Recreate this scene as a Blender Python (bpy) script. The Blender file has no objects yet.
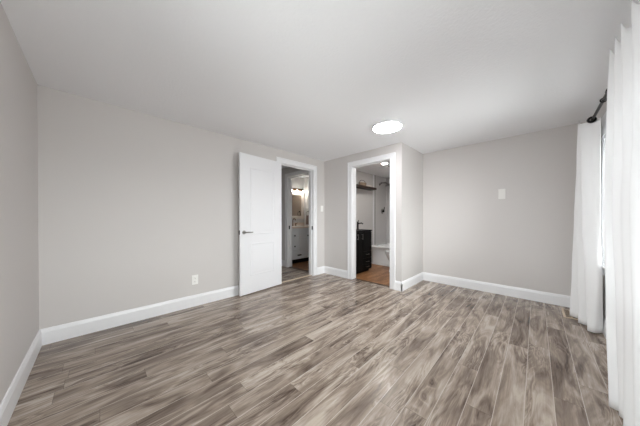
import bpy, bmesh, math, random
from math import radians as R, sin, cos, pi
from mathutils import Vector, Matrix
random.seed(7)
S = bpy.context.scene
COL = S.collection

# ------------------------------------------------------------------ camera
cam = bpy.data.cameras.new('camera')
camo = bpy.data.objects.new('camera', cam); COL.objects.link(camo)
cam.sensor_width = 36; cam.lens = 219.706 * 36 / 640; cam.shift_y = 6.889 / 640
cam.clip_start = 0.02
ya, pa, ra = R(44.5543), R(-0.3327), R(-0.0209)
fw = Vector((cos(ya) * cos(pa), sin(ya) * cos(pa), sin(pa)))
rt = Vector((sin(ya), -cos(ya), 0)); up = rt.cross(fw)
r2 = rt * cos(ra) + up * sin(ra); u2 = -rt * sin(ra) + up * cos(ra)
m = Matrix((r2, u2, -fw)).transposed().to_4x4(); m.translation = (0, 0, 1.1)
camo.matrix_world = m
S.camera = camo

# ------------------------------------------------------------------ light and exposure
SKY = 8.0            # overcast daylight outside the window
LAMP = 28.0          # flush ceiling lamp
BATH = 24.0          # vanity bulbs
SPOT = 150.0          # recessed light of the ensuite
S.view_settings.view_transform = 'Standard'; S.view_settings.look = 'None'
S.view_settings.gamma = 1; S.view_settings.use_curve_mapping = False
S.view_settings.exposure = 0.95
w = bpy.data.worlds.new('overcast sky'); S.world = w; w.use_nodes = True
nt = w.node_tree; bg = nt.nodes['Background']; bg.inputs['Strength'].default_value = SKY
tc = nt.nodes.new('ShaderNodeTexCoord'); sx = nt.nodes.new('ShaderNodeSeparateXYZ'); rmp = nt.nodes.new('ShaderNodeValToRGB')
nt.links.new(tc.outputs['Generated'], sx.inputs[0]); nt.links.new(sx.outputs[2], rmp.inputs[0]); nt.links.new(rmp.outputs[0], bg.inputs[0])
e = rmp.color_ramp.elements          # pale ground below the horizon, white overcast above
e[0].position = 0.0; e[0].color = (0.50, 0.50, 0.50, 1); e[1].position = 0.02; e[1].color = (0.97, 0.985, 1, 1)
S.cycles.max_bounces = 14; S.cycles.diffuse_bounces = 8; S.cycles.glossy_bounces = 6
S.cycles.transparent_max_bounces = 12

# room measures (metres; camera stands over the origin)
H = 2.256
yB, xC, yR, xF, xL, yW = 3.065, 3.238, 1.453, 4.108, -0.355, -0.474
T = 0.115
WX0, WX1, WZ0, WZ1 = 1.20, 3.42, 0.66, 1.86      # window opening behind the curtains
VX0, VX1 = -0.15, 0.95                            # unseen window added to the same wall, fill light from beside the camera
VY0, VY1 = 0.15, 1.35                             # unseen window added to the left wall, evens out the light
for loc, rot, sz in ((((WX0 + WX1) / 2, yW - T - 0.02, (WZ0 + WZ1) / 2), (R(90), 0, 0), WX1 - WX0),
                     (((VX0 + VX1) / 2, yW - T - 0.02, (WZ0 + WZ1) / 2), (R(90), 0, 0), VX1 - VX0),
                     ((xL - T - 0.02, (VY0 + VY1) / 2, (WZ0 + WZ1) / 2), (R(90), 0, R(-90)), VY1 - VY0)):
    pl = bpy.data.lights.new('window_portal', 'AREA'); pl.shape = 'RECTANGLE'
    pl.size = sz; pl.size_y = WZ1 - WZ0; pl.cycles.is_portal = True
    plo = bpy.data.objects.new('window_portal', pl); COL.objects.link(plo)
    plo.location = loc; plo.rotation_euler = rot     # shines into the room

# ------------------------------------------------------------------ materials
def lin(c):
    return tuple(((v / 255) / 12.92 if v / 255 <= 0.04045 else ((v / 255 + 0.055) / 1.055) ** 2.4) for v in c) + (1,)
def mat(name, rgb, rough=0.5, metal=0.0, bump=0.0, scale=80.0, var=0.0, spec=None, trans=0.0, emit=0.0, sheen=0.0):
    m = bpy.data.materials.new(name); m.use_nodes = True
    nt = m.node_tree; b = nt.nodes['Principled BSDF']
    col = lin(rgb)
    b.inputs['Base Color'].default_value = col
    b.inputs['Roughness'].default_value = rough; b.inputs['Metallic'].default_value = metal
    if spec is not None: b.inputs['Specular IOR Level'].default_value = spec
    if trans: b.inputs['Transmission Weight'].default_value = trans
    if sheen: b.inputs['Sheen Weight'].default_value = sheen
    if emit:
        b.inputs['Emission Color'].default_value = col; b.inputs['Emission Strength'].default_value = emit
    if bump or var:
        tc = nt.nodes.new('ShaderNodeTexCoord')
        n = nt.nodes.new('ShaderNodeTexNoise'); n.inputs['Scale'].default_value = scale; n.inputs['Detail'].default_value = 4
        nt.links.new(tc.outputs['Object'], n.inputs['Vector'])
        if bump:
            bp = nt.nodes.new('ShaderNodeBump'); bp.inputs['Strength'].default_value = bump; bp.inputs['Distance'].default_value = 0.004
            nt.links.new(n.outputs['Fac'], bp.inputs['Height']); nt.links.new(bp.outputs['Normal'], b.inputs['Normal'])
        if var:
            mx = nt.nodes.new('ShaderNodeMix'); mx.data_type = 'RGBA'
            mx.inputs['A'].default_value = tuple(v * (1 - var) for v in col[:3]) + (1,)
            mx.inputs['B'].default_value = tuple(min(1, v * (1 + var)) for v in col[:3]) + (1,)
            nt.links.new(n.outputs['Fac'], mx.inputs['Factor']); nt.links.new(mx.outputs['Result'], b.inputs['Base Color'])
    return m

def plank_mat(name, dark, mid, light, width, length, off, rough, seamcol, contrast=1.0, along='x'):
    m = bpy.data.materials.new(name); m.use_nodes = True
    nt = m.node_tree; N = nt.nodes; Lk = nt.links; b = N['Principled BSDF']; b.inputs['Specular IOR Level'].default_value = 0.42
    tc = N.new('ShaderNodeTexCoord'); sp = N.new('ShaderNodeSeparateXYZ'); Lk.new(tc.outputs['Object'], sp.inputs[0])
    def M(op, a, bb=None, c=None):
        n = N.new('ShaderNodeMath'); n.operation = op
        for i, v in enumerate((a, bb, c)):
            if v is None: continue
            if isinstance(v, (int, float)): n.inputs[i].default_value = v
            else: Lk.new(v, n.inputs[i])
        return n.outputs[0]
    px, py = (sp.outputs[0], sp.outputs[1]) if along == 'x' else (sp.outputs[1], sp.outputs[0])
    v = M('DIVIDE', M('SUBTRACT', py, off), width); row = M('FLOOR', v); fv = M('SUBTRACT', v, row)
    wn = N.new('ShaderNodeTexWhiteNoise'); wn.noise_dimensions = '1D'; Lk.new(row, wn.inputs['W'])
    u = M('ADD', M('DIVIDE', px, length), M('MULTIPLY', wn.outputs['Value'], 5.0)); ci = M('FLOOR', u); fu = M('SUBTRACT', u, ci)
    cb = N.new('ShaderNodeCombineXYZ'); Lk.new(row, cb.inputs[0]); Lk.new(ci, cb.inputs[1])
    w2 = N.new('ShaderNodeTexWhiteNoise'); w2.noise_dimensions = '2D'; Lk.new(cb.outputs[0], w2.inputs['Vector'])
    pid = w2.outputs['Value']
    # grain coordinates: stretched along the board, shifted per board
    gc = N.new('ShaderNodeCombineXYZ')
    Lk.new(M('ADD', M('MULTIPLY', px, 1.0), M('MULTIPLY', pid, 37.0)), gc.inputs[0])
    Lk.new(M('MULTIPLY', py, 5.2), gc.inputs[1]); Lk.new(M('MULTIPLY', pid, 19.0), gc.inputs[2])
    def noise(scale, detail, dist, rgh=0.55, vec=None):
        n = N.new('ShaderNodeTexNoise'); n.inputs['Scale'].default_value = scale; n.inputs['Detail'].default_value = detail
        n.inputs['Distortion'].default_value = dist; n.inputs['Roughness'].default_value = rgh
        Lk.new(vec or gc.outputs[0], n.inputs['Vector']); return n.outputs['Fac']
    big = noise(2.0, 4, 1.1, 0.55)
    g2 = N.new('ShaderNodeCombineXYZ'); Lk.new(M('ADD', M('MULTIPLY', px, 0.35), M('MULTIPLY', pid, 11.0)), g2.inputs[0])
    Lk.new(M('MULTIPLY', py, 7.0), g2.inputs[1]); Lk.new(M('MULTIPLY', pid, 7.0), g2.inputs[2])
    fine = noise(13, 5, 0.4, 0.65, g2.outputs[0])
    # swirly cathedral figure: contour lines of a soft noise, only in part of the boards
    sw = noise(1.5, 2.5, 1.2)
    band = M('PINGPONG', M('MULTIPLY', sw, 11.0), 0.5)            # 0..0.5
    line = M('SUBTRACT', 1.0, M('MINIMUM', M('MULTIPLY', band, 6.0), 1.0))
    lit = M('SUBTRACT', 1.0, M('MINIMUM', M('MULTIPLY', M('SUBTRACT', 0.5, band), 5.0), 1.0))
    msk = N.new('ShaderNodeMapRange'); msk.inputs[1].default_value = 0.48; msk.inputs[2].default_value = 0.60
    Lk.new(noise(1.1, 2, 0.4), msk.inputs[0]); mk = msk.outputs[0]
    f = M('ADD', M('MULTIPLY', M('SUBTRACT', big, 0.5), 1.45), M('MULTIPLY', M('SUBTRACT', fine, 0.5), 0.50))
    f = M('SUBTRACT', f, M('MULTIPLY', M('MULTIPLY', line, mk), 0.17))
    f = M('ADD', f, M('MULTIPLY', M('MULTIPLY', lit, mk), 0.20))
    f = M('ADD', f, M('MULTIPLY', M('SUBTRACT', pid, 0.5), 0.18))
    f = M('ADD', M('MULTIPLY', f, contrast), 0.53)
    cr = N.new('ShaderNodeValToRGB'); e = cr.color_ramp.elements
    e[0].position = 0.18; e[0].color = lin(dark); e[1].position = 0.86; e[1].color = lin(light)
    k = cr.color_ramp.elements.new(0.52); k.color = lin(mid)
    Lk.new(f, cr.inputs['Fac'])
    # seams
    ev = M('MINIMUM', fv, M('SUBTRACT', 1.0, fv)); eu = M('MULTIPLY', M('MINIMUM', fu, M('SUBTRACT', 1.0, fu)), length / width)
    sv = M('LESS_THAN', ev, 0.0017 / width); su = M('LESS_THAN', eu, 0.0012 / width)
    mx = N.new('ShaderNodeMix'); mx.data_type = 'RGBA'; Lk.new(M('MULTIPLY', sv, 0.7), mx.inputs['Factor'])
    Lk.new(cr.outputs['Color'], mx.inputs['A']); mx.inputs['B'].default_value = lin(seamcol)
    mx2 = N.new('ShaderNodeMix'); mx2.data_type = 'RGBA'; Lk.new(M('MULTIPLY', su, 0.6), mx2.inputs['Factor'])
    Lk.new(mx.outputs['Result'], mx2.inputs['A']); mx2.inputs['B'].default_value = lin(dark)
    Lk.new(mx2.outputs['Result'], b.inputs['Base Color'])
    Lk.new(M('ADD', M('MULTIPLY', fine, 0.14), rough - 0.07), b.inputs['Roughness'])
    bp = N.new('ShaderNodeBump'); bp.inputs['Strength'].default_value = 0.12; bp.inputs['Distance'].default_value = 0.002
    Lk.new(M('SUBTRACT', fine, M('MULTIPLY', sv, 0.8)), bp.inputs['Height']); Lk.new(bp.outputs['Normal'], b.inputs['Normal'])
    return m

M_wall = mat('wall_paint', (208, 204, 202), 0.55, bump=0.05, scale=120)
M_wallb = mat('bath_wall_paint', (208, 206, 205), 0.5, bump=0.05, scale=120)
M_ceil = mat('ceiling_texture', (243, 244, 247), 0.85, bump=0.55, scale=55)
M_trim = mat('white_trim', (234, 234, 236), 0.32)
M_door = mat('white_door_paint', (230, 230, 233), 0.32)
M_floor = plank_mat('grey_plank_floor', (76, 62, 53), (140, 125, 113), (188, 175, 162), 0.125, 1.22, 0.045, 0.25, (208, 198, 188), 1.0)
M_oak = plank_mat('oak_plank_floor', (92, 58, 34), (150, 104, 68), (186, 140, 100), 0.12, 0.9, 0.0, 0.4, (90, 62, 42), 0.9)
M_black = mat('black_lacquer', (8, 8, 9), 0.55, spec=0.2)
M_blackm = mat('black_metal', (24, 23, 23), 0.35, metal=0.6)
M_chrome = mat('chrome', (200, 200, 202), 0.16, metal=1.0)
M_nickel = mat('brushed_nickel', (150, 148, 145), 0.3, metal=1.0)
M_bronze = mat('bronze_metal', (120, 92, 70), 0.32, metal=1.0)
M_grey = mat('grey_cabinet_paint', (218, 220, 223), 0.4)
M_count = mat('beige_counter', (222, 208, 196), 0.3, var=0.06, scale=40)
M_mirror = mat('mirror_glass', (172, 158, 144), 0.03, metal=1.0)  # brown tint in the colour stands in for a dimmer reflected wall
M_frame = mat('pale_mirror_frame', (226, 217, 208), 0.4)
M_porc = mat('porcelain', (238, 239, 240), 0.12)
M_tile = mat('surround_panel', (206, 204, 204), 0.3)
M_shelf = mat('dark_walnut', (42, 28, 22), 0.45, var=0.25, scale=30)
M_curt = mat('white_curtain', (246, 246, 247), 0.85, bump=0.06, scale=500)
M_plate = mat('white_plastic', (242, 241, 238), 0.3)
M_plate2 = mat('off_white_plastic', (232, 230, 227), 0.35)  # slightly greyer white than the other plates
M_vent = mat('beige_register', (205, 186, 163), 0.45)
M_slot = mat('dark_slot', (38, 32, 28), 0.8)
M_towel = mat('taupe_towel', (120, 104, 100), 0.95, bump=0.5, scale=300)
M_basket = mat('wicker', (150, 132, 116), 0.8, bump=0.5, scale=200)
M_stripd = mat('bronze_threshold', (84, 62, 46), 0.4)
M_lamp = mat('lit_diffuser', (252, 252, 255), 0.4, emit=LAMP)
M_bulb = mat('lit_bulb', (255, 249, 241), 0.4, emit=BATH)
M_spot = mat('lit_lens', (255, 250, 242), 0.4, emit=SPOT)
# curtain cloth lets daylight through
nt = M_curt.node_tree; b = nt.nodes['Principled BSDF']; out = nt.nodes['Material Output']
tl = nt.nodes.new('ShaderNodeBsdfTranslucent'); tl.inputs['Color'].default_value = (0.93, 0.93, 0.94, 1)
ms = nt.nodes.new('ShaderNodeMixShader'); ms.inputs[0].default_value = 0.12
nt.links.new(b.outputs[0], ms.inputs[1]); nt.links.new(tl.outputs[0], ms.inputs[2]); nt.links.new(ms.outputs[0], out.inputs['Surface'])
# clear window pane: thin glass
M_glass = bpy.data.materials.new('window_glass'); M_glass.use_nodes = True
nt = M_glass.node_tree; nt.nodes.remove(nt.nodes['Principled BSDF']); out = nt.nodes['Material Output']
tr = nt.nodes.new('ShaderNodeBsdfTransparent'); tr.inputs['Color'].default_value = (0.95, 0.97, 0.96, 1)
gl = nt.nodes.new('ShaderNodeBsdfGlossy'); gl.inputs['Roughness'].default_value = 0.02
fr = nt.nodes.new('ShaderNodeFresnel'); fr.inputs['IOR'].default_value = 1.45
ms = nt.nodes.new('ShaderNodeMixShader')
nt.links.new(fr.outputs[0], ms.inputs[0]); nt.links.new(tr.outputs[0], ms.inputs[1]); nt.links.new(gl.outputs[0], ms.inputs[2])
nt.links.new(ms.outputs[0], out.inputs['Surface'])
M_shade = M_glass.copy(); M_shade.name = 'shade_glass'

# ------------------------------------------------------------------ mesh helpers
class B:
    """collects shapes into one mesh"""
    def __init__(s): s.bm = bmesh.new()
    def box(s, x0, x1, y0, y1, z0, z1, bev=0.0, seg=2):
        r = bmesh.ops.create_cube(s.bm, size=1)
        vs = r['verts']
        for v in vs:
            v.co = Vector((x0 if v.co.x < 0 else x1, y0 if v.co.y < 0 else y1, z0 if v.co.z < 0 else z1))
        if bev:
            es = list({e for v in vs for e in v.link_edges})
            bmesh.ops.bevel(s.bm, geom=es, offset=bev, segments=seg, profile=0.5, affect='EDGES')
        return s
    def tube(s, pts, r, n=12, cap=True):
        pts = [Vector(p) for p in pts]; rings = []
        rs = r if isinstance(r, (list, tuple)) else [r] * len(pts)
        ref = None
        for i, p in enumerate(pts):
            d = (pts[min(i + 1, len(pts) - 1)] - pts[max(i - 1, 0)]).normalized()
            if ref is None: ref = Vector((0, 0, 1)) if abs(d.z) < 0.9 else Vector((1, 0, 0))
            a = d.cross(ref).normalized(); c = a.cross(d).normalized(); ref = c
            rings.append([s.bm.verts.new(p + (a * cos(2 * pi * k / n) + c * sin(2 * pi * k / n)) * rs[i]) for k in range(n)])
        for i in range(len(rings) - 1):
            for k in range(n):
                s.bm.faces.new((rings[i][k], rings[i][(k + 1) % n], rings[i + 1][(k + 1) % n], rings[i + 1][k]))
        if cap:
            s.bm.faces.new(rings[0][::-1]); s.bm.faces.new(rings[-1])
        return s
    def lathe(s, prof, c=(0, 0, 0), axis='z', n=32, sx=1.0, sy=1.0):
        """profile of (radius, height) about an axis through c"""
        def P(r, h, t):
            a, b2 = r * cos(t) * sx, r * sin(t) * sy
            v = {'z': (a, b2, h), 'x': (h, a, b2), 'y': (a, h, b2)}[axis]
            return Vector(v) + Vector(c)
        rings = []
        for r, h in prof:
            rings.append([s.bm.verts.new(P(max(r, 1e-4), h, 2 * pi * k / n)) for k in range(n)])
        for i in range(len(rings) - 1):
            for k in range(n):
                s.bm.faces.new((rings[i][k], rings[i][(k + 1) % n], rings[i + 1][(k + 1) % n], rings[i + 1][k]))
        s.bm.faces.new(rings[0][::-1]); s.bm.faces.new(rings[-1])
        return s
    def torus(s, c, R0, r, axis='x', n=24, k=8):
        pts = []
        rings = []
        for i in range(n):
            t = 2 * pi * i / n; ring = []
            for j in range(k):
                q = 2 * pi * j / k; rr = R0 + r * cos(q); h = r * sin(q)
                a, b2 = rr * cos(t), rr * sin(t)
                v = {'z': (a, b2, h), 'x': (h, a, b2), 'y': (a, h, b2)}[axis]
                ring.append(s.bm.verts.new(Vector(v) + Vector(c)))
            rings.append(ring)
        for i in range(n):
            for j in range(k):
                s.bm.faces.new((rings[i][j], rings[(i + 1) % n][j], rings[(i + 1) % n][(j + 1) % k], rings[i][(j + 1) % k]))
        return s
    def loft(s, rings, cap=True):
        vs = [[s.bm.verts.new(p) for p in r] for r in rings]; n = len(vs[0])
        for i in range(len(vs) - 1):
            for k in range(n):
                s.bm.faces.new((vs[i][k], vs[i][(k + 1) % n], vs[i + 1][(k + 1) % n], vs[i + 1][k]))
        if cap:
            s.bm.faces.new(vs[0][::-1]); s.bm.faces.new(vs[-1])
        return s
    def panel(s, x0, x1, z0, z1, yf, d=0.0045, wd=0.030, raised=True):
        """moulded panel on a face at y = yf that looks towards -y"""
        def rect(i, y): return [Vector((x0 + i, y, z0 + i)), Vector((x1 - i, y, z0 + i)), Vector((x1 - i, y, z1 - i)), Vector((x0 + i, y, z1 - i))]
        seq = [(0, yf), (wd * 0.25, yf - d * 0.7), (wd * 0.55, yf - d), (wd, yf + 0.0005 if raised else yf)]
        if raised: seq += [(wd + 0.012, yf - 0.001), (wd + 0.04, yf - d * 0.55)]
        s.loft([rect(i, y) for i, y in seq]); return s
    def build(s, name, mat, parent=None, smooth=False, loc=None):
        bmesh.ops.recalc_face_normals(s.bm, faces=s.bm.faces)
        me = bpy.data.meshes.new(name); s.bm.to_mesh(me); s.bm.free()
        me.materials.append(mat)
        if smooth:
            for p in me.polygons: p.use_smooth = True
            try: me.set_sharp_from_angle(angle=R(40))
            except Exception: pass
        o = bpy.data.objects.new(name, me); COL.objects.link(o)
        if parent: o.parent = parent
        if loc: o.location = loc
        return o
def tag(o, label, cat, group=None):
    o['label'] = label; o['category'] = cat
    if group: o['group'] = group
    return o
def thing(name, label, cat, loc=(0, 0, 0), rz=0, group=None):
    o = bpy.data.objects.new(name, None); COL.objects.link(o); o.empty_display_size = 0.1
    o.location = loc; o.rotation_euler = (0, 0, rz)
    return tag(o, label, cat, group)
def struct(o, label=None):
    o['kind'] = 'structure'
    if label: o['label'] = label
    return o

# ------------------------------------------------------------------ floors and ceilings
struct(B().box(-0.48, 3.30, -0.60, 3.12, -0.1, 0).box(3.30, 4.23, -0.60, 1.50, -0.1, 0).build('floor', M_floor), 'grey brown wood plank floor of the bedroom')
struct(B().box(0.7, 3.09, 3.12, 4.52, -0.1, 0).build('floor_hall', M_floor), 'wood plank floor of the hall behind the left doorway')
struct(B().box(3.09, 4.26, 3.12, 4.84, -0.1, 0).build('floor_bathroom', M_oak), 'brown wood floor in front of the grey vanity')
struct(B().box(3.30, 5.5, 1.50, 2.96, -0.1, 0).build('floor_ensuite', M_oak), 'warm oak floor in front of the black vanity')
struct(B().box(-0.48, 5.52, -0.60, 4.84, H, H + 0.1).build('ceiling', M_ceil), 'white textured ceiling')
struct(B().box(xC + T, 5.5, 1.55, 2.86, 2.172, H).build('ceiling_ensuite', M_ceil), 'lower white ceiling of the bathroom with the tub')

# ------------------------------------------------------------------ walls
struct(B().box(-0.47, 2.155, yB, yB + T, 0, H).box(2.935, 4.25, yB, yB + T, 0, H).box(2.155, 2.935, yB, yB + T, 2.045, H).build('wall_back', M_wall), 'long pale grey wall behind the open white door')
struct(B().box(-0.47, xL, yW - T, yB, 0, WZ0).box(-0.47, xL, yW - T, yB, WZ1, H).box(-0.47, xL, yW - T, VY0, WZ0, WZ1).box(-0.47, xL, VY1, yB, WZ0, WZ1).build('wall_left', M_wall), 'pale grey wall at the left edge')
struct(B().box(xF, xF + T, yW - T, yR, 0, H).build('wall_right', M_wall), 'pale grey far wall left of the curtains')
struct(B().box(xC, 5.5, yR, yR + T, 0, H).build('wall_return', M_wall), 'short pale wall at the corner right of the bathroom doorway')
struct(B().box(xC, xC + T, yR + T, 1.630, 0, H).box(xC, xC + T, 2.385, yB, 0, H).box(xC, xC + T, 1.630, 2.385, 2.045, H).build('wall_closet', M_wall), 'pale grey wall around the bathroom doorway')
struct(B().box(xL, VX0, yW - T, yW, WZ0, WZ1).box(VX1, WX0, yW - T, yW, WZ0, WZ1).box(WX1, xF, yW - T, yW, WZ0, WZ1).box(xL, xF, yW - T, yW, 0, WZ0).box(xL, xF, yW - T, yW, WZ1, H).build('wall_window', M_wall), 'pale wall behind the curtains')
# hall and bathrooms
struct(B().box(3.03, 3.146, yB + T, 3.265, 0, H).box(3.03, 3.146, 4.015, 4.72, 0, H).box(3.03, 3.146, 3.265, 4.015, 2.045, H).build('wall_hall_right', M_wallb), 'hall wall with the second doorway')
struct(B().box(0.7, 3.03, 4.40, 4.50, 0, H).build('wall_hall_back', M_wallb))
struct(B().box(0.7, 0.8, yB + T, 4.40, 0, H).build('wall_hall_left', M_wallb))
struct(B().box(3.03, 4.25, 4.72, 4.82, 0, H).build('wall_bathroom_back', M_wallb), 'wall behind the mirror')
struct(B().box(4.14, 4.25, yB + T, 4.72, 0, H).build('wall_bathroom_right', M_wallb))
struct(B().box(xC + T, 5.5, 2.85, 2.95, 0, 2.172).build('wall_ensuite_back', M_wallb), 'pale wall behind the shelf and the shower')
struct(B().box(5.40, 5.5, yR + T, 2.85, 0, 2.172).build('wall_ensuite_right', M_wallb))

# ------------------------------------------------------------------ baseboards and door trim
BH = 0.140
def prof_run(b, p0, p1, n):
    """baseboard run from p0 to p1 with wall normal n (unit, into the room)"""
    pr = [(0, 0), (0.016, 0), (0.016, BH - 0.030), (0.012, BH - 0.018), (0.008, BH - 0.004), (0.004, BH), (0, BH)]
    rings = []
    for p in (p0, p1): rings.append([Vector((p[0] + n[0] * d, p[1] + n[1] * d, z)) for d, z in pr])
    b.loft(rings); return b
struct(prof_run(prof_run(B(), (xL, yB), (2.078, yB), (0, -1)), (3.012, yB), (xC, yB), (0, -1)).build('baseboard_back', M_trim))
struct(prof_run(B(), (xL, yW), (xL, yB), (1, 0)).build('baseboard_left', M_trim))
struct(prof_run(prof_run(B(), (xC, yB), (xC, 2.462), (-1, 0)), (xC, 1.553), (xC, yR - 0.016), (-1, 0)).build('baseboard_closet', M_trim))
struct(prof_run(B(), (xC - 0.016, yR), (xF, yR), (0, -1)).build('baseboard_return', M_trim))
struct(prof_run(B(), (xF, yW), (xF, yR), (-1, 0)).build('baseboard_right', M_trim))
struct(prof_run(B(), (xL, yW), (xF, yW), (0, 1)).build('baseboard_window', M_trim))
struct(prof_run(B(), (3.03, 4.092), (3.03, 4.40), (-1, 0)).build('baseboard_hall', M_trim))
struct(prof_run(B(), (xC + T, 2.85), (4.62, 2.85), (0, -1)).build('baseboard_ensuite', M_trim))

def casing_set(b, a0, a1, f, zt, to, cw=0.09):
    """flat casing with a stepped outer bead around an opening a0..a1 (its lined edges), on a wall face; to(a, d, z) maps to the room"""
    def bx(A0, A1, D, Z0, Z1):
        p, q = to(A0, 0, Z0), to(A1, D, Z1)
        b.box(min(p[0], q[0]), max(p[0], q[0]), min(p[1], q[1]), max(p[1], q[1]), Z0, Z1, 0.003, 1)
    g = 0.005
    for s_, A in ((-1, a0 - g), (1, a1 + g)):
        lo, hi = sorted((A, A + s_ * (cw - 0.022))); bx(lo, hi, f * 0.75, 0, zt + 0.005)
        lo, hi = sorted((A + s_ * (cw - 0.022), A + s_ * cw)); bx(lo, hi, f, 0, zt + cw)
    bx(a0 - g - cw + 0.022, a1 + g + cw - 0.022, f * 0.75, zt + 0.005, zt + cw - 0.022)
    bx(a0 - g - cw + 0.022, a1 + g + cw - 0.022, f, zt + cw - 0.022, zt + cw)
    return b
# left doorway (in the back wall)
b = B().box(2.155, 2.170, yB - 0.002, yB + T + 0.002, 0, 2.032).box(2.920, 2.935, yB - 0.002, yB + T + 0.002, 0, 2.032).box(2.155, 2.935, yB - 0.002, yB + T + 0.002, 2.032, 2.045)
b.box(2.908, 2.920, yB + 0.040, yB + 0.075, 0, 2.032).box(2.170, 2.182, yB + 0.040, yB + 0.075, 0, 2.032).box(2.182, 2.908, yB + 0.040, yB + 0.075, 2.020, 2.032)
casing_set(b, 2.170, 2.920, 0.020, 2.032, lambda a, d, z: (a, yB - d, z))
casing_set(b, 2.170, 2.920, 0.018, 2.032, lambda a, d, z: (a, yB + T + d, z), 0.085)
t1 = struct(b.build('trim_1', M_trim), 'white casing of the doorway beside the open door')
B().box(2.9165, 2.9205, yB + 0.004, yB + 0.034, 0.885, 0.955, 0.001, 1).build('strike_plate', M_blackm, t1)['label'] = 'dark latch strike plate'
B().box(2.17, 2.92, yB + 0.03, yB + 0.075, 0, 0.006, 0.002, 1).build('threshold', M_vent, t1)
# bathroom doorway (in the closet wall)
b = B().box(xC - 0.002, xC + T + 0.002, 1.630, 1.645, 0, 2.032).box(xC - 0.002, xC + T + 0.002, 2.370, 2.385, 0, 2.032).box(xC - 0.002, xC + T + 0.002, 1.630, 2.385, 2.032, 2.045)
b.box(xC + 0.045, xC + 0.08, 1.645, 1.657, 0, 2.032).box(xC + 0.045, xC + 0.08, 2.358, 2.370, 0, 2.032).box(xC + 0.045, xC + 0.08, 1.657, 2.358, 2.020, 2.032)
casing_set(b, 1.645, 2.370, 0.020, 2.032, lambda a, d, z: (xC - d, a, z))
casing_set(b, 1.645, 2.370, 0.018, 2.032, lambda a, d, z: (xC + T + d, a, z), 0.06)
t2 = struct(b.build('trim_2', M_trim), 'white casing of the doorway with the black vanity behind')
B().box(xC + 0.055, xC + 0.095, 1.645, 2.370, 0, 0.006, 0.002, 1).build('threshold', M_stripd, t2)['label'] = 'dark bronze threshold strip'
# second doorway in the hall
b = B().box(3.028, 3.148, 3.265, 3.280, 0, 2.032).box(3.028, 3.148, 4.000, 4.015, 0, 2.032).box(3.028, 3.148, 3.265, 4.015, 2.032, 2.045)
b.box(3.095, 3.130, 3.988, 4.000, 0, 2.032).box(3.095, 3.130, 3.280, 3.988, 2.020, 2.032)
casing_set(b, 3.280, 4.000, 0.020, 2.032, lambda a, d, z: (3.03 - d, a, z), 0.085)
t3 = struct(b.build('trim_3', M_trim), 'white casing of the doorway in the hall')
B().box(3.055, 3.085, 3.9965, 4.0005, 0.86, 0.94, 0.001, 1).build('strike_plate', M_blackm, t3)
B().box(3.05, 3.12, 3.28, 4.00, 0, 0.006, 0.002, 1).build('threshold', M_stripd, t3)

# ------------------------------------------------------------------ window
def window(name, x0, x1, head, label, to):
    """x runs along the wall, d is the distance from the wall face into the room (minus: into the wall)"""
    def bx(b, a0, a1, d0, d1, z0, z1, bev=0.0):
        p, q = to(a0, d0), to(a1, d1)
        b.box(min(p[0], q[0]), max(p[0], q[0]), min(p[1], q[1]), max(p[1], q[1]), z0, z1, bev, 1); return b
    b = B(); f0, f1 = -T + 0.005, -T + 0.065; xm = (x0 + x1) / 2
    bx(b, x0, x0 + 0.05, f0, f1, WZ0, WZ1); bx(b, x1 - 0.05, x1, f0, f1, WZ0, WZ1)
    bx(b, x0 + 0.05, x1 - 0.05, f0, f1, WZ0, WZ0 + 0.05); bx(b, x0 + 0.05, x1 - 0.05, f0, f1, WZ1 - 0.05, WZ1)
    bx(b, xm - 0.03, xm + 0.03, f0, f1, WZ0 + 0.05, WZ1 - 0.05)
    win = struct(b.build(name, M_trim), label)
    for p, q in ((x0 + 0.05, xm - 0.03), (xm + 0.03, x1 - 0.05)):
        bx(B(), p, q, f0 + 0.025, f0 + 0.031, WZ0 + 0.05, WZ1 - 0.05).build('pane', M_glass, win)
    bx(B(), x0 - 0.10, x1 + 0.10, -0.05, 0.035, WZ0 - 0.025, WZ0, 0.004).build('window_sill', M_trim, win)
    b = B()
    bx(b, x0 - 0.09, x0, 0, 0.016, WZ0, WZ1 + head, 0.003); bx(b, x1, x1 + 0.09, 0, 0.016, WZ0, WZ1 + head, 0.003)
    bx(b, x0, x1, 0, 0.014, WZ1, WZ1 + head, 0.003); bx(b, x0 - 0.16, x1 + 0.20, 0, 0.020, WZ1 + 0.03, WZ1 + head, 0.003); bx(b, x0 - 0.09, x1 + 0.09, 0, 0.014, WZ0 - 0.10, WZ0 - 0.025, 0.003)
    b.build('window_casing', M_trim, win)
window('window_1', WX0, WX1, 0.23, 'white window behind the curtains', lambda a, d: (a, yW + d))
window('fill_window_2', VX0, VX1, 0.09, 'unseen white window added to the curtain wall for fill light', lambda a, d: (a, yW + d))
window('fill_window_3', VY0, VY1, 0.09, 'unseen white window added to the left wall for fill light', lambda a, d: (xL + d, a))

# ------------------------------------------------------------------ open door (local x runs from the hinge to the free edge, -y faces the room)
ang = math.atan2(2.946 - 3.021, 1.401 - 2.158)
door = bpy.data.objects.new('door_1', None); COL.objects.link(door); struct(door, 'white two panel door standing open against the long wall')
door.location = (2.158, 3.021, 0); door.rotation_euler = (0, 0, ang - pi)
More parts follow.
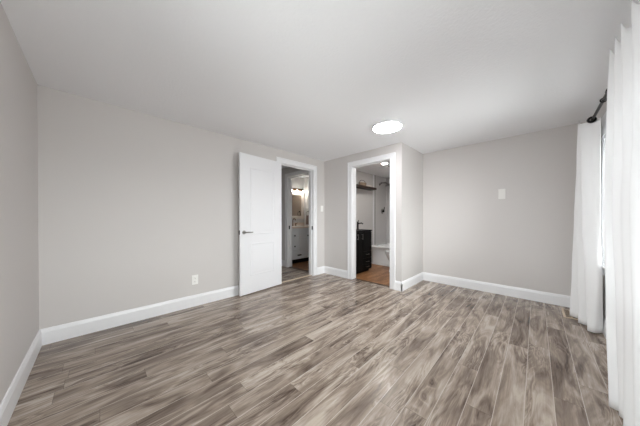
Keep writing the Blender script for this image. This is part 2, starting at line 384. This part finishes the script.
# with that turn local -x leads to the free edge
DW = 0.760
b = B().box(-DW, 0, 0, 0.035, 0.012, 2.030, 0.0025, 1)
b.panel(-DW + 0.160, -0.145, 0.865, 1.850, 0.0005).panel(-DW + 0.160, -0.145, 0.262, 0.745, 0.0005)
b.build('door_leaf', M_door, door)
hb = B().lathe([(0.0, -0.012), (0.024, -0.012), (0.027, -0.004), (0.027, 0.001)], (-DW + 0.062, 0, 0.905), 'y', 28)
hb.tube([(-DW + 0.062, -0.010, 0.905), (-DW + 0.062, -0.052, 0.905)], 0.0095, 16)
hb.tube([(-DW + 0.054, -0.052, 0.905), (-DW + 0.085, -0.053, 0.906), (-DW + 0.13, -0.050, 0.905), (-DW + 0.178, -0.046, 0.904)], [0.0105, 0.0095, 0.008, 0.007], 16)
hb.build('door_handle', M_nickel, door, True)['label'] = 'brushed nickel lever handle'
B().box(-DW - 0.0015, -DW + 0.001, 0.006, 0.029, 0.875, 0.935, 0.0005, 1).tube([(-DW - 0.008, 0.017, 0.905), (-DW + 0.002, 0.017, 0.905)], 0.007, 10).build('latch', M_blackm, door)
for z in (0.22, 1.02, 1.80):
    B().tube([(0.006, 0.036, z - 0.045), (0.006, 0.036, z + 0.045)], 0.006, 10).box(-0.03, 0.004, 0.0352, 0.0372, z - 0.045, z + 0.045).build('hinge', M_nickel, door, True)

# ------------------------------------------------------------------ ceiling lamp
t = thing('ceiling_lamp', 'round lit flush mount lamp on the bedroom ceiling', 'ceiling lamp', (2.535, 1.325, H))
B().lathe([(0.0, 0), (0.168, 0), (0.173, -0.006), (0.174, -0.027), (0.170, -0.029), (0, -0.025)], (0, 0, 0), 'z', 56).build('base_ring', M_trim, t, True)
B().lathe([(0.160, -0.0255), (0.169, -0.0285), (0.168, -0.0315), (0.150, -0.037), (0.115, -0.042), (0.07, -0.045), (0, -0.046)], (0, 0, 0), 'z', 56).build('diffuser', M_lamp, t, True)

# ------------------------------------------------------------------ plates and floor register
t = thing('wall_outlet', 'white duplex outlet low on the long wall left of the door', 'outlet', (0.864, yB, 0.330))
B().box(-0.036, 0.036, -0.006, 0, -0.059, 0.059, 0.003, 2).build('cover_plate', M_plate, t)
for z in (-0.021, 0.021):
    s_ = B().lathe([(0, -0.0085), (0.0165, -0.0085), (0.0175, -0.005), (0.0175, -0.004)], (0, 0, z), 'y', 20).build('socket', M_plate, t, True)
    B().box(-0.0075, -0.0055, -0.0092, -0.0080, z - 0.001, z + 0.008).box(0.0055, 0.0075, -0.0092, -0.0080, z - 0.001, z + 0.006).tube([(0, -0.0092, z - 0.008), (0, -0.008, z - 0.008)], 0.0025, 8).build('slots', M_slot, s_)
t = thing('light_switch', 'white rocker switch between the left doorway and the corner', 'light switch', (3.165, yB, 1.300))
B().box(-0.036, 0.036, -0.006, 0, -0.059, 0.059, 0.003, 2).build('cover_plate', M_plate, t)
B().box(-0.016, 0.016, -0.010, -0.005, -0.033, 0.033, 0.002, 2).build('rocker', M_plate, t)
t = thing('wall_plate', 'white rectangular plate high on the far wall, left of the curtains', 'wall plate', (xF, 0.356, 1.455))
B().box(-0.006, 0, -0.040, 0.040, -0.072, 0.072, 0.003, 2).build('cover_plate', M_plate2, t)
B().box(-0.009, -0.005, -0.017, 0.017, -0.034, 0.034, 0.002, 2).build('rocker', M_plate2, t)
t = thing('floor_register', 'beige slotted heat register in the floor at the far curtain', 'floor vent', (3.815, -0.285, 0))
B().box(-0.165, 0.165, -0.065, 0.065, 0, 0.005, 0.002, 1).build('grille', M_vent, t)
b = B()
for j in (-0.026, 0.026):
    for i in range(12):
        x = -0.135 + i * 0.0245; b.box(x - 0.0055, x + 0.0055, j - 0.019, j + 0.019, 0.0042, 0.0056)
b.build('slots', M_slot, t)

# ------------------------------------------------------------------ curtains
def cr(p0, p1, p2, p3, t):
    return 0.5 * ((2 * p1) + (p2 - p0) * t + (2 * p0 - 5 * p1 + 4 * p2 - p3) * t * t + (3 * p1 - p0 - 3 * p2 + p3) * t ** 3)
def smooth_line(pts, n=15):
    P = [Vector(p) for p in pts]; o = []
    for i in range(len(P) - 1):
        a, b_, c, d = P[max(i - 1, 0)], P[i], P[i + 1], P[min(i + 2, len(P) - 1)]
        for k in range(n): o.append(cr(a, b_, c, d, k / n))
    o.append(P[-1]); return o
def curtain(name, secs, label, rings_at, zrod, peaks):
    """secs: list of (z, section points); same number of points in each"""
    lines = [smooth_line(s_[1]) for s_ in secs]; zs = [s_[0] for s_ in secs]
    bm = bmesh.new(); nz = 40; grid = []
    for j in range(nz + 1):
        z = zs[0] + (zs[-1] - zs[0]) * j / nz
        i = 0
        while i < len(zs) - 2 and z < zs[i + 1]: i += 1
        t_ = (z - zs[i]) / (zs[i + 1] - zs[i])
        row = []
        for k in range(len(lines[0])):
            L4 = [lines[max(i - 1, 0)][k], lines[i][k], lines[i + 1][k], lines[min(i + 2, len(lines) - 1)][k]]
            p = L4[1].lerp(L4[2], t_ * t_ * (3 - 2 * t_))
            dd = min(abs(k - 15 * q) for q in peaks) / 15       # the header sags between the fold tips
            sag = 0.050 * (1 - math.exp(-(dd / 0.15) ** 2)) * max(0, (j / nz - 0.8) / 0.2 if zs[-1] > zs[0] else (0.2 - j / nz) / 0.2)
            row.append(bm.verts.new((p.x, p.y, z - sag)))
        grid.append(row)
    for j in range(nz):
        for k in range(len(grid[0]) - 1):
            bm.faces.new((grid[j][k], grid[j][k + 1], grid[j + 1][k + 1], grid[j + 1][k]))
    me = bpy.data.meshes.new(name); bm.to_mesh(me); bm.free(); me.materials.append(M_curt)
    for p in me.polygons: p.use_smooth = True
    root = thing(name, label, 'curtain', (0, 0, 0))
    o = bpy.data.objects.new('fabric', me); COL.objects.link(o); o.parent = root
    md = o.modifiers.new('thickness', 'SOLIDIFY'); md.thickness = 0.003; md.offset = 0
    for (x, y) in rings_at:
        B().torus((x, y, zrod), 0.022, 0.010, 'x').build('grommet', M_blackm, root, True)['label'] = 'black metal grommet'
    return root
ZR, YR = 2.045, -0.378
ZT = 2.095
far_secs = [
 (ZT,   [(3.300, -.425), (3.36, -.378), (3.425, -.303), (3.485, -.42), (3.545, -.308), (3.60, -.42), (3.655, -.318), (3.70, -.40)]),
 (1.75, [(3.300, -.425), (3.35, -.388), (3.420, -.318), (3.490, -.43), (3.550, -.301), (3.60, -.42), (3.660, -.312), (3.71, -.40)]),
 (1.10, [(3.300, -.428), (3.33, -.392), (3.420, -.327), (3.490, -.43), (3.560, -.301), (3.61, -.42), (3.675, -.296), (3.72, -.39)]),
 (0.50, [(3.325, -.445), (3.31, -.408), (3.375, -.345), (3.460, -.44), (3.550, -.312), (3.62, -.42), (3.690, -.284), (3.75, -.37)]),
 (0.015, [(3.365, -.455), (3.31, -.402), (3.335, -.358), (3.430, -.45), (3.525, -.316), (3.61, -.43), (3.700, -.272), (3.77, -.36)])]
curtain('curtain', far_secs, 'white grommet curtain panel hanging beside the far wall, farther of the two', [(3.326, YR + 0.004), (3.455, YR), (3.515, YR), (3.573, YR)], ZR, (2, 4, 6))
near_secs = [
 (ZT,   [(2.165, -.40), (2.120, -.305), (2.06, -.425), (2.000, -.305), (1.94, -.425), (1.880, -.305), (1.80, -.425), (1.710, -.305), (1.64, -.425), (1.57, -.31), (1.49, -.425), (1.40, -.31), (1.33, -.42), (1.26, -.32), (1.22, -.40)]),
 (1.80, [(2.19, -.40), (2.150, -.300), (2.09, -.405), (2.030, -.308), (1.96, -.385), (1.890, -.312), (1.80, -.40), (1.710, -.311), (1.64, -.425), (1.57, -.31), (1.49, -.425), (1.40, -.31), (1.33, -.42), (1.26, -.32), (1.22, -.40)]),
 (1.20, [(2.25, -.40), (2.210, -.298), (2.135, -.44), (2.080, -.314), (1.98, -.322), (1.880, -.316), (1.79, -.324), (1.710, -.318), (1.66, -.47), (1.57, -.32), (1.49, -.425), (1.40, -.31), (1.33, -.42), (1.26, -.32), (1.22, -.40)]),
 (0.55, [(2.20, -.40), (2.140, -.300), (2.09, -.395), (2.040, -.322), (1.95, -.335), (1.870, -.320), (1.79, -.335), (1.700, -.322), (1.64, -.425), (1.56, -.32), (1.49, -.425), (1.40, -.31), (1.33, -.42), (1.26, -.32), (1.22, -.40)]),
 (0.015, [(2.13, -.40), (2.075, -.304), (2.04, -.39), (2.018, -.330), (1.95, -.365), (1.870, -.320), (1.79, -.37), (1.690, -.320), (1.63, -.425), (1.55, -.32), (1.48, -.425), (1.39, -.31), (1.32, -.42), (1.25, -.32), (1.21, -.40)])]
curtain('curtain', near_secs, 'white grommet curtain panel nearest the camera at the right edge', [(x, YR) for x in (2.153, 2.085, 2.03, 1.965, 1.91, 1.83, 1.75, 1.67, 1.60, 1.53, 1.43)], ZR, (1, 3, 5, 7, 9, 11, 13))
t = thing('curtain_rod', 'black curtain rod under the ceiling above the window', 'curtain rod', (0, YR, ZR))
B().tube([(0.95, 0, 0), (2.66, 0, 0)], 0.0125, 16).tube([(2.64, 0, 0), (3.78, 0, 0)], 0.0105, 16).build('rod', M_blackm, t, True)
B().lathe([(0.0105, 2.63), (0.016, 2.635), (0.017, 2.655), (0.016, 2.675), (0.0105, 2.68)], (0, 0, 0), 'x', 20).build('collar', M_blackm, t, True)
for x, s_ in ((0.95, -1), (3.78, 1)):
    B().lathe([(0.0, 0.045 * s_), (0.014, 0.038 * s_), (0.021, 0.022 * s_), (0.016, 0.006 * s_), (0.011, 0.0), (0.014, -0.008 * s_)], (x, 0, 0), 'x', 20).build('finial', M_blackm, t, True)
for x in (1.02, 2.84, 3.74):
    B().torus((x, 0, 0), 0.016, 0.004, 'x').tube([(x, -0.016, -0.003), (x, yW - YR + 0.004, -0.003)], 0.006, 10).lathe([(0, 0.008), (0.020, 0.006), (0.022, 0)], (x, yW - YR, -0.003), 'y', 20).build('bracket', M_blackm, t, True)

# ------------------------------------------------------------------ hall bathroom: grey vanity, mirror, light
def shaker(b, x0, x1, z0, z1, yf, d=0.018, st=0.045):
    b.box(x0, x1, yf - d + 0.006, yf, z0, z1)
    b.box(x0, x0 + st, yf - d, yf, z0, z1, 0.0015, 1).box(x1 - st, x1, yf - d, yf, z0, z1, 0.0015, 1)
    b.box(x0 + st, x1 - st, yf - d, yf, z0, z0 + st, 0.0015, 1).box(x0 + st, x1 - st, yf - d, yf, z1 - st, z1, 0.0015, 1)
    return b
def knob(parent, x, z, y, m, r=0.014):
    return B().lathe([(0.005, 0), (0.005, -0.012), (r, -0.016), (r, -0.024), (r * 0.6, -0.028), (0, -0.028)], (x, y, z), 'y', 18).build('knob', m, parent, True)
def pull(parent, x, z, y, m, L=0.10, vert=False, r=0.005):
    h = L / 2; d = (lambda a: (x, z + a)) if vert else (lambda a: (x + a, z))
    P = lambda a, yy: (d(a)[0], yy, d(a)[1])
    b = B().tube([P(-h, y - 0.028), P(h, y - 0.028)], r, 12)
    for a in (-h * 0.75, h * 0.75): b.tube([P(a, y), P(a, y - 0.028)], r * 0.85, 10)
    return b.build('pull', m, parent, True)
v = thing('bathroom_vanity', 'light grey vanity cabinet with dark knobs seen through the left doorway', 'vanity', (3.65, 4.20, 0))
CX0, CX1 = -0.47, 0.47
B().box(CX0, CX1, 0.0, 0.515, 0.100, 0.860).build('cabinet', M_grey, v)
B().box(CX0 + 0.05, CX1 - 0.05, 0.03, 0.50, 0, 0.100).build('plinth', M_black, v)
for x in (CX0 + 0.022, CX1 - 0.022):
    B().box(x - 0.022, x + 0.022, 0.0, 0.044, 0, 0.100, 0.003, 1).build('foot', M_grey, v)
B().box(CX0 - 0.01, CX1 + 0.012, -0.025, 0.515, 0.860, 0.900, 0.004, 2).build('countertop', M_count, v)
B().box(CX0, CX1 + 0.012, 0.497, 0.515, 0.900, 0.990, 0.003, 1).build('backsplash', M_count, v)
for z0, z1 in ((0.335, 0.585), (0.595, 0.845)):
    d = shaker(B(), CX0 + 0.015, CX0 + 0.345, z0, z1, 0.0).build('drawer', M_grey, v); knob(d, CX0 + 0.184, (z0 + z1) / 2 - 0.035, -0.018, M_blackm, 0.019)
for x0, x1, kx in ((-0.118, 0.165, 0.139), (0.173, 0.456, 0.200)):
    d = shaker(B(), x0, x1, 0.335, 0.845, 0.0).build('cabinet_door', M_grey, v); knob(d, kx, 0.670, -0.018, M_blackm, 0.019)
for x0, x1, kx in ((CX0 + 0.015, 0.165, -0.145), (0.173, 0.456, 0.315)):
    d = shaker(B(), x0, x1, 0.115, 0.325, 0.0).build('drawer', M_grey, v); pull(d, kx, 0.203, -0.018, M_blackm, 0.10, r=0.015)
B().lathe([(0.0, 0.006), (0.17, 0.006), (0.185, 0.010), (0.20, 0.004), (0.20, 0)], (0.0, 0.22, 0.900), 'z', 36, 1.0, 0.72).build('basin', M_porc, v, True)
t = thing('faucet', 'bronze two handle faucet on the grey vanity, before the mirror', 'faucet', (3.66, 4.62, 0.900))
B().lathe([(0.026, 0), (0.026, 0.008), (0.015, 0.02), (0.013, 0.05)], (0, 0, 0), 'z', 20).tube([(0, 0, 0.04), (0, 0, 0.15), (0, -0.02, 0.19), (0, -0.06, 0.205), (0, -0.10, 0.19), (0, -0.115, 0.155)], 0.011, 14).build('spout', M_bronze, t, True)
for x in (-0.10, 0.10):
    B().lathe([(0.024, 0), (0.024, 0.008), (0.014, 0.02), (0.014, 0.06), (0.018, 0.075), (0.0, 0.085)], (x, 0, 0), 'z', 20).tube([(x, 0, 0.068), (x * 1.6, -0.01, 0.085)], 0.007, 10).build('tap_handle', M_bronze, t, True)
t = thing('mirror', 'rectangular mirror in a pale frame above the grey vanity', 'mirror', (3.63, 4.72, 1.10))
B().box(-0.42, 0.42, -0.012, 0, 0.065, 0.655).build('glass', M_mirror, t)
b = B().box(-0.50, -0.405, -0.03, 0, 0, 0.73, 0.006, 2).box(0.405, 0.50, -0.03, 0, 0, 0.73, 0.006, 2).box(-0.405, 0.405, -0.03, 0, 0, 0.075, 0.006, 2).box(-0.405, 0.405, -0.03, 0, 0.645, 0.73, 0.006, 2)
b.build('frame', M_frame, t)
t = thing('vanity_light', 'wall light bar with four lit glass shades above the framed mirror', 'wall light', (3.71, 4.72, 1.90))
B().box(-0.40, 0.40, -0.022, 0, -0.030, 0.030, 0.006, 2).build('backplate', M_bronze, t)
for x in (-0.30, -0.10, 0.10, 0.30):
    arm = B().tube([(x, -0.02, 0), (x, -0.09, 0.01), (x, -0.11, -0.005)], 0.008, 10).lathe([(0.02, 0.0), (0.026, -0.02), (0.024, -0.03)], (x, -0.11, 0), 'z', 18).build('arm', M_bronze, t, True)
    B().lathe([(0.0, -0.095), (0.022, -0.088), (0.030, -0.07), (0.026, -0.045), (0.013, -0.03), (0.0, -0.028)], (x, -0.11, 0), 'z', 18).build('bulb', M_bulb, arm, True)
    s_ = B(); rings = []
    for r, h in ((0.030, -0.026), (0.045, -0.045), (0.052, -0.075), (0.050, -0.100), (0.047, -0.100), (0.049, -0.075), (0.042, -0.047), (0.027, -0.028)):
        rings.append([Vector((x + r * cos(2 * pi * k / 24), -0.11 + r * sin(2 * pi * k / 24), h)) for k in range(24)])
    s_.loft(rings, False).build('glass_shade', M_shade, t, True)
t = thing('towel_ring', 'dark wall ring holding a towel right of the framed mirror', 'towel ring', (4.14, 4.52, 1.30))
B().lathe([(0.022, 0), (0.022, -0.010), (0.009, -0.014), (0.009, -0.04), (0, -0.042)], (0, 0, 0), 'x', 18).build('mount', M_blackm, t, True)
B().torus((-0.034, 0, -0.065), 0.065, 0.005, 'x').build('ring', M_blackm, t, True)
tw = B()
n = 26; rr = []
for z, wd, th in ((1.19, 0.050, 0.022), (1.16, 0.062, 0.020), (1.05, 0.068, 0.018), (0.935, 0.072, 0.018)):
    rr.append([Vector((4.106 + th * (sin(2 * pi * k / n) + 0.18 * sin(10 * pi * k / n)), 4.52 + wd * cos(2 * pi * k / n), z)) for k in range(n)])
tag(tw.loft(rr).build('hand_towel', M_towel, None, True), 'taupe hand towel hanging from the ring right of the mirror', 'towel')

# ------------------------------------------------------------------ ensuite: black vanity, shelf, tub, toilet, fittings
v = thing('bathroom_vanity', 'black vanity cabinet with steel pulls behind the right doorway', 'vanity', (3.365, 2.50, 0))
B().box(0, 0.722, 0.0, 0.348, 0.05, 0.840).build('cabinet', M_black, v)
B().box(0.03, 0.69, 0.04, 0.33, 0, 0.05).build('plinth', M_black, v)
B().box(-0.005, 0.728, -0.022, 0.348, 0.840, 0.864, 0.003, 1).build('countertop', M_black, v)
for x0, x1, kx in ((0.012, 0.205, 0.185), (0.212, 0.405, 0.345)):
    d = shaker(B(), x0, x1, 0.07, 0.825, 0.0, 0.018, 0.035).build('cabinet_door', M_black, v); pull(d, kx, 0.74, -0.018, M_nickel, 0.11, True)['label'] = 'steel bar pull'
for z0, z1, pz in ((0.435, 0.825, 0.64), (0.295, 0.428, 0.37), (0.172, 0.288, 0.222), (0.07, 0.165, 0.118)):
    d = B().box(0.412, 0.710, -0.018, 0, z0, z1, 0.002, 1).build('drawer', M_black, v)
    if pz < 0.5: pull(d, 0.535, pz, -0.018, M_nickel, 0.11)['label'] = 'steel bar pull'
t = thing('faucet', 'black single lever faucet on the black vanity near the left door casing', 'faucet', (3.83, 2.66, 0.864))
B().lathe([(0.026, 0), (0.026, 0.006), (0.018, 0.012), (0.017, 0.15), (0.019, 0.165), (0, 0.17)], (0, 0, 0), 'z', 20).tube([(0, 0, 0.13), (0.02, -0.08, 0.145), (0.024, -0.11, 0.125)], 0.011, 12).build('spout', M_blackm, t, True)
B().tube([(0, 0, 0.165), (0.03, 0.0, 0.20)], [0.010, 0.006], 10).build('lever', M_blackm, t, True)
shf = tag(B().box(3.43, 4.62, 2.68, 2.85, 1.775, 1.822, 0.003, 1).build('floating_shelf', M_shelf), 'dark brown floating shelf on the wall above the black vanity', 'shelf')
t = thing('storage_basket', 'small handled basket on the dark floating shelf', 'basket', (4.17, 2.77, 1.822))
rr = []
for z, a in ((0.0, 0.085), (0.03, 0.10), (0.075, 0.108), (0.075, 0.100), (0.03, 0.092), (0.008, 0.08)):
    rr.append([Vector((a * cos(2 * pi * k / 28) * 1.15, 0.62 * a * sin(2 * pi * k / 28), z)) for k in range(28)])
B().loft(rr).build('body', M_basket, t, True)
B().tube([(-0.12 * cos(pi * k / 12), 0, 0.07 + 0.065 * sin(pi * k / 12)) for k in range(13)], 0.006, 10).build('handle', M_shelf, t, True)
t = tag(B().loft([[Vector((4.41 + a * cos(2 * pi * k / 24), 2.765 + 0.55 * a * sin(2 * pi * k / 24), z)) for k in range(24)] for z, a in ((1.822, 0.09), (1.835, 0.105), (1.85, 0.105), (1.862, 0.09))]).build('folded_towel', M_frame, None, True), 'pale folded towel on the dark floating shelf beside the basket', 'towel')

t = thing('bathtub', 'white alcove bathtub on the oak floor behind the right doorway', 'bathtub', (4.65, 1.570, 0))
TW, TL, TH = 0.745, 1.275, 0.455
def rrect(x0, x1, y0, y1, z, r, n=6):
    o = []
    for cx, cy, a0 in ((x1 - r, y1 - r, 0), (x0 + r, y1 - r, 90), (x0 + r, y0 + r, 180), (x1 - r, y0 + r, 270)):
        for k in range(n + 1):
            a = R(a0 + 90 * k / n); o.append(Vector((cx + r * cos(a), cy + r * sin(a), z)))
    return o
rings = [rrect(0.040, TW, 0, TL, 0.0, 0.012), rrect(0.040, TW, 0, TL, 0.04, 0.012), rrect(0.060, TW, 0, TL, 0.05, 0.012), rrect(0.060, TW, 0, TL, 0.30, 0.012), rrect(0.045, TW, 0, TL, 0.37, 0.012), rrect(0.012, TW, 0, TL, 0.405, 0.012), rrect(0.0, TW, 0, TL, 0.415, 0.014), rrect(0.0, TW, 0, TL, TH - 0.012, 0.016), rrect(0.012, TW - 0.01, 0.01, TL - 0.01, TH, 0.02),
         rrect(0.075, TW - 0.06, 0.08, TL - 0.08, TH - 0.004, 0.12), rrect(0.09, TW - 0.075, 0.10, TL - 0.10, TH - 0.03, 0.13), rrect(0.14, TW - 0.12, 0.17, TL - 0.20, 0.10, 0.15), rrect(0.19, TW - 0.17, 0.24, TL - 0.26, 0.075, 0.15)]
B().loft(rings).build('basin', M_porc, t, True)
tb = B().lathe([(0.0, 0.022), (0.03, 0.02), (0.035, 0)], (0, 0, 0), 'y', 16)
o = tb.build('overflow_cap', M_chrome, t, True); o.location = (TW / 2, TL - 0.155, 0.33); o.rotation_euler = (0, 0, pi)
sp_ = B().box(4.826, 5.40, 2.838, 2.850, 0.457, 2.170).box(5.388, 5.40, 1.58, 2.838, 0.457, 2.170)
struct(sp_.build('trim_4', M_tile), 'pale panel surround above the bathtub')
struct(B().box(4.735, 4.800, 2.838, 2.850, 0.457, 2.170, 0.003, 1).build('trim_6', M_trim), 'white edge strip of the tub surround')
struct(B().box(4.800, 4.826, 2.832, 2.850, 0.457, 2.170, 0.002, 1).build('trim_5', M_nickel), 'dark metal edge strip of the tub surround')
t = thing('wall_shower', 'chrome shower head arm with hand shower high above the bathtub', 'shower head', (5.04, 2.838, 1.965))
B().lathe([(0.032, 0), (0.028, -0.01), (0.012, -0.014)], (0, 0, 0), 'y', 18).tube([(0, 0, 0), (0, -0.08, 0.03), (0, -0.17, 0.035), (0, -0.21, 0.005)], 0.010, 12).build('arm', M_nickel, t, True)
o = B().lathe([(0.012, 0.05), (0.018, 0.03), (0.06, 0.008), (0.065, 0), (0, -0.004)], (0, 0, 0), 'z', 24).build('head', M_nickel, t, True); o.location = (0, -0.22, -0.04); o.rotation_euler = (R(-25), 0, 0)
B().tube([(0.02, -0.10, 0.03), (0.12, -0.11, 0.035), (0.20, -0.12, 0.01)], 0.011, 12).lathe([(0.0, 0.0), (0.045, 0.004), (0.045, 0.014), (0.015, 0.028)], (0.23, -0.12, -0.025), 'z', 20).tube([(-0.02, -0.10, 0.03), (-0.10, -0.10, 0.03), (-0.17, -0.11, -0.03)], [0.013, 0.012, 0.016], 12).build('hand_shower', M_nickel, t, True)
t = thing('shower_valve', 'dark shower valve on the wall midway up above the bathtub', 'shower valve', (5.18, 2.838, 1.29))
B().lathe([(0.0, -0.010), (0.062, -0.008), (0.068, 0)], (0, 0, 0), 'y', 26).build('escutcheon', M_nickel, t, True)
B().lathe([(0.026, -0.008), (0.024, -0.05), (0, -0.055)], (0, 0, 0), 'y', 18).tube([(0, -0.04, 0), (0.015, -0.05, 0.11)], [0.012, 0.008], 12).build('lever', M_blackm, t, True)

t = thing('toilet', 'white toilet beside the bathtub, its bowl just showing at the door casing', 'toilet', (4.31, 1.58, 0))
def ell(cx, cy, a, bb_, z, n=32): return [Vector((cx + a * cos(2 * pi * k / n), cy + bb_ * sin(2 * pi * k / n), z)) for k in range(n)]
B().loft([ell(0, 0.40, 0.125, 0.22, 0), ell(0, 0.40, 0.115, 0.20, 0.06), ell(0, 0.40, 0.11, 0.19, 0.18), ell(0, 0.43, 0.16, 0.225, 0.30), ell(0, 0.44, 0.185, 0.255, 0.37), ell(0, 0.44, 0.185, 0.255, 0.395), ell(0, 0.45, 0.14, 0.20, 0.39), ell(0, 0.44, 0.09, 0.12, 0.22)]).build('bowl', M_porc, t, True)
B().loft([ell(0, 0.435, 0.180, 0.255, 0.396), ell(0, 0.435, 0.190, 0.262, 0.402), ell(0, 0.435, 0.190, 0.262, 0.425), ell(0, 0.435, 0.175, 0.245, 0.435)]).build('lid', M_porc, t, True)
B().box(-0.20, 0.20, 0.005, 0.185, 0.38, 0.72, 0.02, 3).build('tank', M_porc, t, True)
B().box(-0.21, 0.21, 0.0, 0.195, 0.72, 0.755, 0.010, 2).build('tank_lid', M_porc, t, True)
B().tube([(-0.15, 0.185, 0.66), (-0.15, 0.20, 0.66), (-0.09, 0.205, 0.655)], 0.007, 10).build('flush_lever', M_chrome, t, True)
t = thing('recessed_light', 'small round lit recessed light in the bathroom ceiling above the doorway', 'ceiling light', (3.925, 2.105, 2.172))
B().lathe([(0.052, 0), (0.066, 0), (0.064, -0.006), (0.056, -0.008), (0.052, -0.002)], (0, 0, 0), 'z', 32).build('trim_ring', M_trim, t, True)
B().lathe([(0, 0.0), (0.056, 0), (0.054, -0.006), (0, -0.007)], (0, 0, 0), 'z', 32).build('lens', M_spot, t, True)
t = thing('exhaust_fan', 'square exhaust fan grille in the bathroom ceiling beside the recessed light', 'exhaust fan', (4.22, 2.06, 2.172))
B().box(-0.12, 0.12, -0.12, 0.12, -0.014, 0, 0.004, 1).build('grille', M_trim, t)
b = B()
for i in range(8): b.box(-0.09, 0.09, -0.088 + i * 0.0245, -0.078 + i * 0.0245, -0.0155, -0.0135)
b.build('slots', M_slot, t)
